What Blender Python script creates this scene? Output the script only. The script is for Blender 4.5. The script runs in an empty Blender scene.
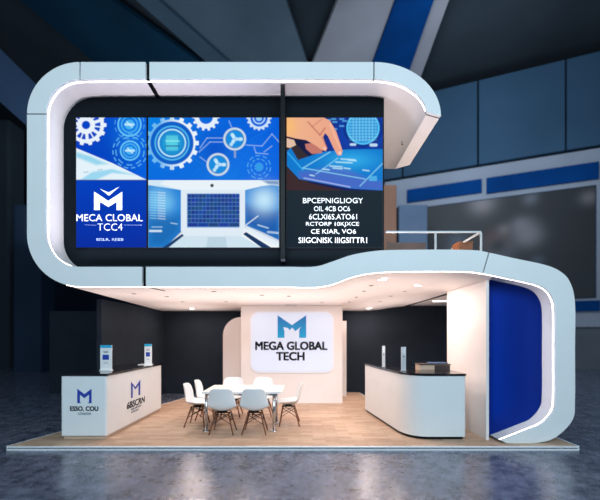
import bpy, math, random
import numpy as np
from mathutils import Vector, Matrix
random.seed(7)
SC = bpy.context.scene
COL = SC.collection
PI = math.pi
F = 371.0; D0 = 5.8; EYE = 1.66; HX = 300.0; HY = 337.0

def srgb(r, g, b):
    def c(v):
        v /= 255.0
        return v/12.92 if v <= 0.04045 else ((v+0.055)/1.055)**2.4
    return (c(r), c(g), c(b), 1.0)

def P(px, py, Y=0.0):
    s = F/(Y+D0)
    return Vector(((px-HX)/s, Y, EYE+(HY-py)/s))

def G(px, py, Z=0.0):
    """photo point on the horizontal level Z"""
    s = (py-HY)/(EYE-Z)
    return Vector(((px-HX)/s, F/s-D0, Z))

# ---------------------------------------------------------------- materials
MATS = {}
def mat(name, col, rough=0.5, metal=0.0, spec=0.5, emit=None, estr=0.0, noise=0.0, nscale=8.0, coat=0.0, bump=0.0):
    if name in MATS: return MATS[name]
    m = bpy.data.materials.new(name); m.use_nodes = True
    nt = m.node_tree; b = nt.nodes['Principled BSDF']
    b.inputs['Base Color'].default_value = col
    b.inputs['Roughness'].default_value = rough
    b.inputs['Metallic'].default_value = metal
    b.inputs['Specular IOR Level'].default_value = spec
    b.inputs['Coat Weight'].default_value = coat
    if emit is not None:
        b.inputs['Emission Color'].default_value = emit
        b.inputs['Emission Strength'].default_value = estr
    if noise > 0 or bump > 0:
        tc = nt.nodes.new('ShaderNodeTexCoord')
        n = nt.nodes.new('ShaderNodeTexNoise'); n.inputs['Scale'].default_value = nscale
        n.inputs['Detail'].default_value = 4
        nt.links.new(tc.outputs['Object'], n.inputs['Vector'])
        if noise > 0:
            r = nt.nodes.new('ShaderNodeValToRGB')
            r.color_ramp.elements[0].position = 0.3; r.color_ramp.elements[1].position = 0.7
            r.color_ramp.elements[0].color = tuple(max(0, c*(1-noise)) for c in col[:3])+(1,)
            r.color_ramp.elements[1].color = tuple(min(1, c*(1+noise)) for c in col[:3])+(1,)
            nt.links.new(n.outputs['Fac'], r.inputs['Fac'])
            nt.links.new(r.outputs['Color'], b.inputs['Base Color'])
        if bump > 0:
            bp = nt.nodes.new('ShaderNodeBump'); bp.inputs['Strength'].default_value = bump
            bp.inputs['Distance'].default_value = 0.01
            nt.links.new(n.outputs['Fac'], bp.inputs['Height'])
            nt.links.new(bp.outputs['Normal'], b.inputs['Normal'])
    MATS[name] = m
    return m

WHITE = (0.80, 0.79, 0.79, 1)
M_panel = mat('white_lacquer_panel', (0.78, 0.80, 0.81, 1), 0.45, noise=0.015, nscale=3)
M_inner = mat('warm_white_laminate', (0.80, 0.755, 0.74, 1), 0.55, noise=0.02, nscale=2)
M_ceil = mat('warm_white_ceiling', (0.86, 0.79, 0.755, 1), 0.6, noise=0.015, nscale=2)
M_core = mat('black_frame_core', (0.003, 0.0035, 0.005, 1), 0.6, spec=.08, noise=0.1)
M_dark = mat('dark_slate_board', srgb(16, 23, 28), 0.6, spec=0.05, noise=0.06, nscale=2)
M_darkwall = mat('charcoal_fabric_wall', srgb(34, 42, 52), 0.85, spec=0.15, noise=0.1, nscale=3)
M_blackplastic = mat('black_plastic', (0.004, 0.005, 0.007, 1), 0.35, spec=.15, noise=0.1)
M_blue = mat('royal_blue_panel', srgb(0, 34, 118), 0.5, spec=0.08, noise=0.05, nscale=1.5)
M_led = mat('led_diffuser', (1, 1, 1, 1), 0.4, emit=(1.0, 0.93, 0.9, 1), estr=4.5)
M_lamp = mat('lamp_lens', (1, 1, 1, 1), 0.4, emit=(1.0, 0.93, 0.85, 1), estr=12.0)
M_lampoff = mat('dark_lamp_lens', (0.09, 0.07, 0.06, 1), 0.3, noise=0.1)
M_ring = mat('lamp_ring', (0.55, 0.5, 0.48, 1), 0.4, noise=0.03)
M_chrome = mat('brushed_chrome', (0.62, 0.64, 0.67, 1), 0.22, metal=1.0, noise=0.05, nscale=30)
M_alu = mat('brushed_aluminium', (0.86, 0.88, 0.92, 1), 0.4, metal=0.1, noise=0.04, nscale=30)
M_plastic = mat('white_plastic_shell', (0.80, 0.81, 0.82, 1), 0.35, noise=0.01)
M_wood = mat('dark_beech_leg', srgb(124, 72, 44), 0.45, noise=0.2, nscale=25)
M_wire = mat('black_steel_wire', (0.01, 0.01, 0.012, 1), 0.35, metal=0.5, noise=0.1)
M_tabletop = mat('white_table_laminate', (0.84, 0.83, 0.82, 1), 0.3, noise=0.01)
M_ctop = mat('black_gloss_worktop', (0.010, 0.010, 0.013, 1), 0.12, noise=0.2, nscale=6)
M_plinth = mat('beige_plinth', srgb(196, 170, 150), 0.5, noise=0.06)
M_logoblue = mat('deep_blue_print', srgb(28, 62, 165), 0.5, noise=0.03)
M_ink = mat('navy_ink_print', srgb(18, 24, 48), 0.5, noise=0.05)
M_greyink = mat('grey_ink_print', srgb(70, 85, 105), 0.5, noise=0.05)
M_acryl = mat('white_acrylic', (0.82, 0.83, 0.84, 1), 0.25, noise=0.01)
M_cyan = mat('cyan_print', srgb(40, 170, 215), 0.4, noise=0.03)
M_glowwhite = mat('backlit_white_letter', (0.8, 0.8, 0.8, 1), 0.4, emit=(0.88, 0.94, 1.0, 1), estr=0.7)
M_glowdim = mat('backlit_dim_letter', (0.3, 0.4, 0.6, 1), 0.4, emit=(0.6, 0.75, 1.0, 1), estr=0.4)
M_rail = mat('white_painted_rail', (0.62, 0.64, 0.66, 1), 0.35, noise=0.02)
M_crate = mat('brown_oak_crate', srgb(128, 78, 48), 0.6, noise=0.2, nscale=12)
M_papers = mat('blue_printed_paper', srgb(60, 85, 120), 0.6, noise=0.5, nscale=20)

def mat_wood_floor():
    m = bpy.data.materials.new('oak_parquet'); m.use_nodes = True
    nt = m.node_tree; b = nt.nodes['Principled BSDF']; N = nt.nodes.new; L = nt.links.new
    tc = N('ShaderNodeTexCoord')
    br = N('ShaderNodeTexBrick'); br.inputs['Scale'].default_value = 1.0
    br.inputs['Brick Width'].default_value = 0.42; br.inputs['Row Height'].default_value = 0.115
    br.inputs['Mortar Size'].default_value = 0.0025
    br.inputs['Color1'].default_value = srgb(208, 180, 156); br.inputs['Color2'].default_value = srgb(180, 148, 124)
    br.inputs['Mortar'].default_value = srgb(146, 112, 90)
    br.inputs['Bias'].default_value = -0.1
    L(tc.outputs['Object'], br.inputs['Vector'])
    mp = N('ShaderNodeMapping'); mp.inputs['Scale'].default_value = (2.5, 28, 1)
    L(tc.outputs['Object'], mp.inputs['Vector'])
    n = N('ShaderNodeTexNoise'); n.inputs['Scale'].default_value = 2.0; n.inputs['Detail'].default_value = 5
    L(mp.outputs['Vector'], n.inputs['Vector'])
    mx = N('ShaderNodeMix'); mx.data_type = 'RGBA'; mx.blend_type = 'MULTIPLY'
    mx.inputs['Factor'].default_value = 0.6
    r = N('ShaderNodeValToRGB'); r.color_ramp.elements[0].position = .3; r.color_ramp.elements[1].position = .7
    r.color_ramp.elements[0].color = (.55, .5, .46, 1); r.color_ramp.elements[1].color = (1, 1, 1, 1)
    L(n.outputs['Fac'], r.inputs['Fac']); L(br.outputs['Color'], mx.inputs['A']); L(r.outputs['Color'], mx.inputs['B'])
    L(mx.outputs['Result'], b.inputs['Base Color'])
    b.inputs['Roughness'].default_value = 0.5; b.inputs['Specular IOR Level'].default_value = 0.3
    return m
M_oak = mat_wood_floor()

def mat_hall_floor():
    m = bpy.data.materials.new('polished_dark_concrete'); m.use_nodes = True
    nt = m.node_tree; b = nt.nodes['Principled BSDF']; N = nt.nodes.new; L = nt.links.new
    tc = N('ShaderNodeTexCoord')
    n = N('ShaderNodeTexNoise'); n.inputs['Scale'].default_value = 6.0; n.inputs['Detail'].default_value = 10; n.inputs['Roughness'].default_value = .7
    L(tc.outputs['Object'], n.inputs['Vector'])
    r = N('ShaderNodeValToRGB'); r.color_ramp.elements[0].position = .35; r.color_ramp.elements[1].position = .68
    r.color_ramp.elements[0].color = srgb(44, 50, 62); r.color_ramp.elements[1].color = srgb(112, 120, 142)
    L(n.outputs['Fac'], r.inputs['Fac']); L(r.outputs['Color'], b.inputs['Base Color'])
    n2 = N('ShaderNodeTexNoise'); n2.inputs['Scale'].default_value = 14.0; n2.inputs['Detail'].default_value = 6
    L(tc.outputs['Object'], n2.inputs['Vector'])
    r2 = N('ShaderNodeMapRange'); r2.inputs['To Min'].default_value = .20; r2.inputs['To Max'].default_value = .34
    L(n2.outputs['Fac'], r2.inputs['Value']); L(r2.outputs['Result'], b.inputs['Roughness'])
    bp = N('ShaderNodeBump'); bp.inputs['Strength'].default_value = .07; bp.inputs['Distance'].default_value = .01
    L(n2.outputs['Fac'], bp.inputs['Height']); L(bp.outputs['Normal'], b.inputs['Normal'])
    b.inputs['Specular IOR Level'].default_value = 1.0; b.inputs['Specular Tint'].default_value = (.80, .86, 1, 1)
    return m
M_hall = mat_hall_floor()

def mat_vcol(name, strength=1.0, rough=0.35):
    m = bpy.data.materials.new(name); m.use_nodes = True
    nt = m.node_tree; b = nt.nodes['Principled BSDF']
    a = nt.nodes.new('ShaderNodeVertexColor'); a.layer_name = 'picture'
    b.inputs['Base Color'].default_value = (0.001, 0.001, 0.001, 1)
    b.inputs['Roughness'].default_value = rough; b.inputs['Specular IOR Level'].default_value = 0.02
    nt.links.new(a.outputs['Color'], b.inputs['Emission Color'])
    b.inputs['Emission Strength'].default_value = strength
    return m
M_screen = mat_vcol('led_screen_picture')

def mat_vprint(name):
    m = bpy.data.materials.new(name); m.use_nodes = True
    nt = m.node_tree; b = nt.nodes['Principled BSDF']
    a = nt.nodes.new('ShaderNodeVertexColor'); a.layer_name = 'picture'
    nt.links.new(a.outputs['Color'], b.inputs['Base Color'])
    b.inputs['Roughness'].default_value = .6
    return m
M_print = mat_vprint('printed_graphic')

# ---------------------------------------------------------------- mesh helpers
class MB:
    def __init__(s): s.v = []; s.f = []; s.mi = []; s.sm = []
    def add(s, vs, fs, mi=0, smooth=False):
        o = len(s.v); s.v += [tuple(v) for v in vs]
        for f in fs: s.f.append([i+o for i in f]); s.mi.append(mi); s.sm.append(smooth)
    def box(s, x0, x1, y0, y1, z0, z1, mi=0):
        vs = [(x, y, z) for x in (x0, x1) for y in (y0, y1) for z in (z0, z1)]
        s.add(vs, [(0,1,3,2),(4,6,7,5),(0,4,5,1),(2,3,7,6),(0,2,6,4),(1,5,7,3)], mi)
    def rbox(s, x0, x1, y0, y1, z0, z1, r=0.01, mi=0, n=3):
        """box with rounded vertical edges"""
        pts = []
        for cx, cy, a0 in ((x1-r, y1-r, 0), (x0+r, y1-r, 90), (x0+r, y0+r, 180), (x1-r, y0+r, 270)):
            for k in range(n+1):
                a = math.radians(a0+90*k/n); pts.append((cx+r*math.cos(a), cy+r*math.sin(a)))
        s.prism_z(pts, z0, z1, mi)
    def prism_z(s, pts, z0, z1, mi=0, smooth=False):
        n = len(pts)
        vs = [(x, y, z0) for x, y in pts]+[(x, y, z1) for x, y in pts]
        s.add(vs, [tuple(range(n-1, -1, -1)), tuple(range(n, 2*n))], mi)
        s.add(vs, [(i, (i+1) % n, n+(i+1) % n, n+i) for i in range(n)], mi, smooth)
    def prism_y(s, pts, y0, y1, mi=0, smooth=False):
        n = len(pts)
        vs = [(x, y0, z) for x, z in pts]+[(x, y1, z) for x, z in pts]
        s.add(vs, [tuple(range(n)), tuple(range(2*n-1, n-1, -1))], mi)
        s.add(vs, [((i+1) % n, i, n+i, n+(i+1) % n) for i in range(n)], mi, smooth)
    def tube(s, a, b, r0, r1=None, n=10, mi=0, cap=True):
        a = Vector(a); b = Vector(b); r1 = r0 if r1 is None else r1
        d = (b-a).normalized(); u = d.orthogonal().normalized(); w = d.cross(u)
        vs = []
        for c, r in ((a, r0), (b, r1)):
            for k in range(n):
                t = 2*PI*k/n; vs.append(c+u*(r*math.cos(t))+w*(r*math.sin(t)))
        s.add(vs, [(k, (k+1) % n, n+(k+1) % n, n+k) for k in range(n)], mi, True)
        if cap: s.add(vs, [tuple(range(n-1, -1, -1)), tuple(range(n, 2*n))], mi)
    def bar(s, a, b, w, h, mi=0):
        a = Vector(a); b = Vector(b); d = (b-a).normalized()
        up = Vector((0, 0, 1)) if abs(d.z) < .95 else Vector((0, 1, 0))
        u = d.cross(up).normalized()*w/2; v = u.cross(d).normalized()*h/2
        vs = [c+p*u+q*v for c in (a, b) for p, q in ((-1,-1),(1,-1),(1,1),(-1,1))]
        s.add(vs, [(3,2,1,0),(4,5,6,7),(0,1,5,4),(1,2,6,5),(2,3,7,6),(3,0,4,7)], mi)
    def build(s, name, mats, parent=None, loc=None):
        me = bpy.data.meshes.new(name)
        me.from_pydata(s.v, [], s.f); me.update()
        if not isinstance(mats, (list, tuple)): mats = [mats]
        for m in mats: me.materials.append(m)
        me.polygons.foreach_set('material_index', s.mi)
        me.polygons.foreach_set('use_smooth', s.sm)
        import bmesh
        bm = bmesh.new(); bm.from_mesh(me)
        bmesh.ops.remove_doubles(bm, verts=bm.verts, dist=1e-5)
        bmesh.ops.recalc_face_normals(bm, faces=bm.faces)
        bm.to_mesh(me); bm.free()
        o = bpy.data.objects.new(name, me); COL.objects.link(o)
        if loc is not None: o.location = loc
        if parent is not None: o.parent = parent
        return o

def tag(o, label=None, cat=None, group=None, kind=None):
    if label: o['label'] = label
    if cat: o['category'] = cat
    if group: o['group'] = group
    if kind: o['kind'] = kind
    return o
def thing(name, label, cat, loc=(0, 0, 0), rz=0, group=None):
    o = bpy.data.objects.new(name, None); COL.objects.link(o)
    o.location = loc; o.rotation_euler = (0, 0, rz); o.empty_display_size = .1
    return tag(o, label, cat, group)
def copy_tree(o, parent=None):
    c = o.copy(); COL.objects.link(c); c.parent = parent
    for ch in o.children: copy_tree(ch, c)
    return c
def shift(mb, loc):
    mb.v = [(x-loc[0], y-loc[1], z-loc[2]) for x, y, z in mb.v]; return mb

def poly_mesh_text(txt, offset=0.0, spacing=1.0):
    cu = bpy.data.curves.new('t', 'FONT'); cu.body = txt; cu.size = 1; cu.offset = offset
    cu.align_x = 'CENTER'; cu.space_character = spacing; cu.resolution_u = 3; cu.extrude = 0.5
    o = bpy.data.objects.new('t', cu); COL.objects.link(o)
    bpy.context.view_layer.update()
    me = bpy.data.meshes.new_from_object(o.evaluated_get(bpy.context.evaluated_depsgraph_get()))
    bpy.data.objects.remove(o); bpy.data.curves.remove(cu)
    vs = np.array([v.co[:] for v in me.vertices]); fs = [list(p.vertices) for p in me.polygons]
    bpy.data.meshes.remove(me)
    return vs, fs
def text(name, txt, org, ux, uz, w, h, material, parent, thick=0.004, offset=0.0, spacing=1.0, italic=0, bold=0):
    """letters centred on org, w wide and h high, standing proud along -n"""
    vs, fs = poly_mesh_text(txt, min(0, offset), spacing); bold = max(0, offset)
    lo = vs.min(0); hi = vs.max(0)
    ux = Vector(ux).normalized(); uz = Vector(uz).normalized(); n = ux.cross(uz).normalized()
    mb = MB(); out = []
    for v in vs:
        a = (v[0]-(lo[0]+hi[0])/2)/(hi[0]-lo[0])*w; b = (v[1]-(lo[1]+hi[1])/2)/(hi[1]-lo[1])*h
        out.append(Vector(org)+ux*(a+italic*b)+uz*b+n*((v[2]+.5)*thick))
    if bold:
        d = bold*h*1.3
        for p, q in ((-1, -1), (1, -1), (1, 1), (-1, 1)): mb.add([v+ux*(p*d)+uz*(q*d*.7) for v in out], fs)
    else: mb.add(out, fs)
    return mb.build(name, material, parent)
def ptext(name, txt, x0, x1, y0, y1, Y, material, parent, **k):
    c = P((x0+x1)/2, (y0+y1)/2, Y); s = F/(Y+D0)
    return text(name, txt, c, (1,0,0), (0,0,1), (x1-x0)/s, (y1-y0)/s, material, parent, **k)
def pprism(mb, pts, Yf, Yb, mi=0):
    mb.prism_y([(P(x, y, Yf).x, P(x, y, Yf).z) for x, y in pts], Yf, Yb, mi)
def rrect(x0, x1, y0, y1, r, n=8):
    pts = []
    for cx, cy, a0 in ((x1-r, y1-r, 0), (x0+r, y1-r, 90), (x0+r, y0+r, 180), (x1-r, y0+r, 270)):
        for k in range(n+1):
            a = math.radians(a0+90*k/n); pts.append((cx+r*math.cos(a), cy+r*math.sin(a)))
    return pts

# ---------------------------------------------------------------- ribbon of the stand (photo points at the front plane)
ST = []     # (A outer/lower, B inner/upper)
for k in range(0, 17):
    a = math.radians(90*k/16); b = math.radians(6+84*k/16)
    ST.append(((374+67*math.cos(a), 116-54*math.sin(a)), (374+53.5*math.cos(b), 116-37*math.sin(b))))
J_374 = len(ST)-1
for x in (340, 300, 260, 220, 180): ST.append(((x, 62), (x, 79)))
ST.append(((147.5, 62), (147.5, 79))); J_147 = len(ST)-1
for x in (120, 100): ST.append(((x, 62), (x, 79)))
ST.append(((80, 62), (80, 79.5))); J_80 = len(ST)-1
for k in range(1, 16):
    a = math.radians(90+90*k/16)
    ST.append(((80+53*math.cos(a), 114-52*math.sin(a)), (80+34*math.cos(a), 114-34.5*math.sin(a))))
ST.append(((27, 114), (46, 114))); J_L = len(ST)-1
for y in (150, 190): ST.append(((27, y), (46, y)))
for k in range(0, 17):
    a = math.radians(180+90*k/16)
    ST.append(((79+52*math.cos(a), 234-52.3*math.sin(a)), (79+33*math.cos(a), 234-32.8*math.sin(a))))
I_BL = len(ST)-1
for x in (100, 120): ST.append(((x, 286.4), (x, 266.8)))
ST.append(((144, 286.5), (144, 266.8))); J_144 = len(ST)-1
for x in (180, 220, 260, 290): ST.append(((x, 286.7), (x, 266.8)))
ctrl = [((290,286.7),(290,266.8)), ((315,287),(315,266.6)), ((333,284),(333,261.3)), ((350,277.5),(352,254.9)), ((368,273.4),(373,251.2)),
        ((392,271.4),(392,250)), ((440,270.8),(440,249.6)), ((470,271.4),(474,250.2)), ((483,272.9),(489,252.6)), ((506,277.6),(514,258.2)), ((532,283.3),(544,264.6)),
        ((545,288.2),(560,271.2)), ((552.5,297),(570,282)), ((555.6,311),(575,303)), ((555.6,350),(575,350)), ((555.6,396),(575,400)), ((553.5,411),(572.5,420)), ((543,423.3),(556,437)),
        ((530,429.2),(537,442.8)), ((501,440.6),(507,443.1))]
def cr(p0, p1, p2, p3, t):
    return tuple(.5*((2*b)+(-a+c)*t+(2*a-5*b+4*c-d)*t*t+(-a+3*b-3*c+d)*t**3) for a, b, c, d in zip(p0, p1, p2, p3))
for i in range(0, len(ctrl)-1):
    q = [ctrl[max(0, i-1)], ctrl[i], ctrl[i+1], ctrl[min(len(ctrl)-1, i+2)]]
    for k in range(1, 6):
        t = k/5
        ST.append((cr(*[z[0] for z in q], t), cr(*[z[1] for z in q], t)))
    if i == 7: J_488 = len(ST)-1
NS = len(ST)
A = [P(*a) for a, b in ST]; B = [P(*b) for a, b in ST]

def ribbon(mb, i0, i1, y0, y1, ea=0.0, eb=0.0, mi=0, g0=0.0, g1=0.0, back=None):
    """solid strip between edges A and B from station i0 to i1; g trims the ends, back(i) overrides the back depth"""
    a = [A[i].copy() for i in range(i0, i1+1)]; b = [B[i].copy() for i in range(i0, i1+1)]
    for L in (a, b):
        if g0: L[0] += (L[1]-L[0]).normalized()*g0
        if g1: L[-1] += (L[-2]-L[-1]).normalized()*g1
    n = len(a); vs = []
    for k in range(n):
        w = (b[k]-a[k]).normalized(); p = a[k]+w*ea; q = b[k]-w*eb
        yb = back(i0+k) if back else (y1, y1)
        vs += [(p.x, y0, p.z), (q.x, y0, q.z), (q.x, yb[1], q.z), (p.x, yb[0], p.z)]
    fs = []
    for k in range(n-1):
        o = 4*k
        for j in range(4): fs.append((o+j, o+(j+1) % 4, o+4+(j+1) % 4, o+4+j))
    mb.add(vs, fs, mi, True)
    mb.add(vs, [(0, 1, 2, 3), (4*n-1, 4*n-2, 4*n-3, 4*n-4)], mi)

frame = thing('exhibition_stand_frame', 'tall white S-shaped ribbon frame of the stand with glowing inner edges', 'exhibition stand', (0, .6, 0))
def fpart(mb, name, m, label=None):
    o = shift(mb, (0, .6, 0)).build(name, m, frame)
    if label: o['label'] = label
    return o
def sharp(o, ang=30):
    me = o.data
    import bmesh
    bm = bmesh.new(); bm.from_mesh(me)
    for e in bm.edges:
        if len(e.link_faces) == 2 and e.calc_face_angle(0) > math.radians(ang): e.smooth = False
    bm.to_mesh(me); bm.free()
    return o
t_, T_ = .010, .030
for i0, i1, g0, g1 in ((0, J_374, 0, t_), (J_374, J_147, t_, T_), (J_147, J_80, T_, t_), (J_80, J_L, t_, t_), (J_L, J_144, t_, T_), (J_144, J_488, T_, t_), (J_488, NS-1, t_, 0)):
    mb = MB(); ribbon(mb, i0, i1, 0, .05, g0=g0, g1=g1); sharp(fpart(mb, 'fascia_panel', M_panel))
mb = MB(); ribbon(mb, 0, NS-1, .05, .075, ea=.004, eb=.004); sharp(fpart(mb, 'frame_core', M_core))
def back(i):
    if i > I_BL: return (1.77, 1.77)
    zb = max(3.3, B[i].z-EYE); s = min(max(168/zb, 41.7), 60)
    if i > J_374: s = 41.7
    if i <= J_374:
        sA = 49.8*(1-min(1, i/10))+s*min(1, i/10)
        return (F/sA-D0, F/s-D0)
    return (F/s-D0, F/s-D0)
mb = MB(); ribbon(mb, 0, I_BL, .075, 0, ea=.004, eb=.004, back=back); sharp(fpart(mb, 'upper_shell', M_inner))
mb = MB(); ribbon(mb, J_488, NS-1, .075, 0, ea=.004, eb=.004, back=lambda i: (.62, .62)); sharp(fpart(mb, 'side_shell', M_inner))
# led strips
def led(i0, i1, edge, sgn):
    mb = MB(); vs = []; n = i1-i0+1
    for i in range(i0, i1+1):
        w = (B[i]-A[i]).normalized()*sgn; p = edge[i]
        q0 = p-w*.003; q1 = p+w*.007
        vs += [(q0.x, .052, q0.z), (q1.x, .052, q1.z), (q1.x, .064, q1.z), (q0.x, .064, q0.z)]
    fs = []
    for k in range(n-1):
        o = 4*k
        for j in range(4): fs.append((o+j, o+(j+1) % 4, o+4+(j+1) % 4, o+4+j))
    mb.add(vs, fs+[(0, 1, 2, 3), (4*n-1, 4*n-2, 4*n-3, 4*n-4)])
    return fpart(mb, 'led_strip', M_led)
led(1, I_BL-3, B, 1)
led(I_BL-3, NS-1, A, -1)

# lower ceiling (ruled surface, rows: X list, Zrel list)
rowF_X = [-3.70, -3.3, -2.0, -.5, .25, .5, .78, 1.06, 1.44, 2.0, 2.5, 3.06]
fi = []
def front_z(x):
    pts = sorted((A[i].x, A[i].z) for i in range(I_BL-2, J_488+4))
    return float(np.interp(x, [p[0] for p in pts], [p[1] for p in pts]))
rows = []
zf = [front_z(x)+.004 for x in rowF_X]
rows.append((.075, rowF_X, zf))
z2 = list(zf); z2[-1] = EYE+.915; z2[-2] = EYE+.985; z2[-3] -= .01
rows.append((.17, rowF_X, z2))
rowB_X = [-4.2, -3.4, -1.6, .4, 1.3, 1.7, 2.1, 2.4, 2.7, 2.95, 3.05, 3.14]
rowB_Z = [EYE+.79]*6+[EYE+.80, EYE+.83, EYE+.88, EYE+.91, EYE+.92, EYE+.92]
rows.append((5.44, rowB_X, rowB_Z))
def ceil_z(x, y):
    if y < .17: t = (y-.075)/.095; r0, r1 = rows[0], rows[1]
    else: t = (y-.17)/5.27; r0, r1 = rows[1], rows[2]
    xs = [a+(b-a)*t for a, b in zip(r0[1], r1[1])]; zs = [a+(b-a)*t for a, b in zip(r0[2], r1[2])]
    return float(np.interp(x, xs, zs))
mb = MB()
def dense(r, m=4):
    xs = []
    for k in range(len(r[1])-1):
        for j in range(m): xs.append(k+j/m)
    xs.append(len(r[1])-1)
    return [(float(np.interp(x, range(len(r[1])), r[1])), r[0], float(np.interp(x, range(len(r[2])), r[2]))) for x in xs]
RR = [dense(rows[0]), dense(rows[1])]
for k in range(1, 7):
    t = k/6; a = dense(rows[1]); b = dense(rows[2])
    RR.append([tuple(p+(q-p)*t for p, q in zip(u, v)) for u, v in zip(a, b)])
n = len(RR[0]); vs = [p for r in RR for p in r]; m_ = len(vs)
vs += [(x, y, z+.12) for x, y, z in vs]
fs = []
for r in range(len(RR)-1):
    for k in range(n-1):
        a = r*n+k; q = (a, a+1, a+n+1, a+n); fs.append(q); fs.append(tuple(v+m_ for v in q))
mb.add(vs, fs, 0, True)
side = []
for r in range(len(RR)-1):
    for k in (0, n-1): a = r*n+k; side.append((a, a+n, a+n+m_, a+m_))
for k in range(n-1):
    for r in (0, len(RR)-1): a = r*n+k; side.append((a, a+1, a+1+m_, a+m_))
mb.add(vs, side)
sharp(fpart(mb, 'canopy_ceiling', M_ceil))
# second ceiling field right of the partition line, with its light strip
mb = MB(); mb.box(3.19, 4.9, 1.85, 5.44, EYE+.95, EYE+1.05); fpart(mb, 'side_ceiling', M_ceil)
mb = MB(); mb.box(3.11, 3.16, 1.79, 5.42, EYE+.905, EYE+1.0); fpart(mb, 'shadow_gap', M_core)
mb = MB(); mb.box(3.5, 4.6, 3.9, 3.98, EYE+.93, EYE+.952); fpart(mb, 'light_slot', M_led)
# roof deck board behind the fascia upstand
mb = MB(); mb.box(-3.3, 3.0, .075, 3.1, 2.76, 2.79); fpart(mb, 'roof_deck', M_darkwall)
# black joint strips on the soffit
a0 = P(147.5, 79.2, 0)
mb = MB(); mb.box(a0.x-.036, a0.x+.030, .07, .434, a0.z-.006, a0.z+.003); fpart(mb, 'joint_strip', M_core)
mb = MB(); mb.bar((-2.42, .1, ceil_z(-2.42, .1)-.002), (-2.32, .55, ceil_z(-2.32, .55)-.002), .04, .006); fpart(mb, 'joint_strip', M_core)

# ---------------------------------------------------------------- display wall
YW = .435
wall = thing('display_wall', 'dark slate back wall of the upper storey carrying the big screens', 'wall', (0, YW, EYE+1.1))
def loc_build(mb, loc, name, m, parent, label=None):
    o = shift(mb, loc).build(name, m, parent)
    if label: o['label'] = label
    return o
pts = []
s = F/(YW+D0)
def inr(x, y): p = P(x, y, 0); return (p.x, p.z)
pw = []
xr = P(384, 200, YW).x
pw.append((xr, 2.70)); pw.append((xr, P(0, 79, 0).z-.002))
for i in range(J_80, I_BL+1): q = B[i]; pw.append((q.x+.0, q.z))
pw.append((-3.2, 2.70))
mb = MB(); mb.prism_y(pw, YW, YW+.12); loc_build(mb, wall.location, 'wall_board', M_dark, wall)
mb = MB(); p0 = P(283.3, 79.5, .30)
zt = P(0, 79.3, 0).z
mb.box(p0.x-.035, p0.x+.035, .11, .15, 2.9, zt-.006)
mb.box(p0.x-.035, p0.x+.035, .15, YW-.002, 2.9, 2.95)
mb.box(p0.x-.01, p0.x+.01, .15, YW-.002, 2.95, zt-.006)
post = mb.build('wall_post', M_blackplastic); tag(post, 'slim black vertical post between the middle and right screens', 'post')

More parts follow.
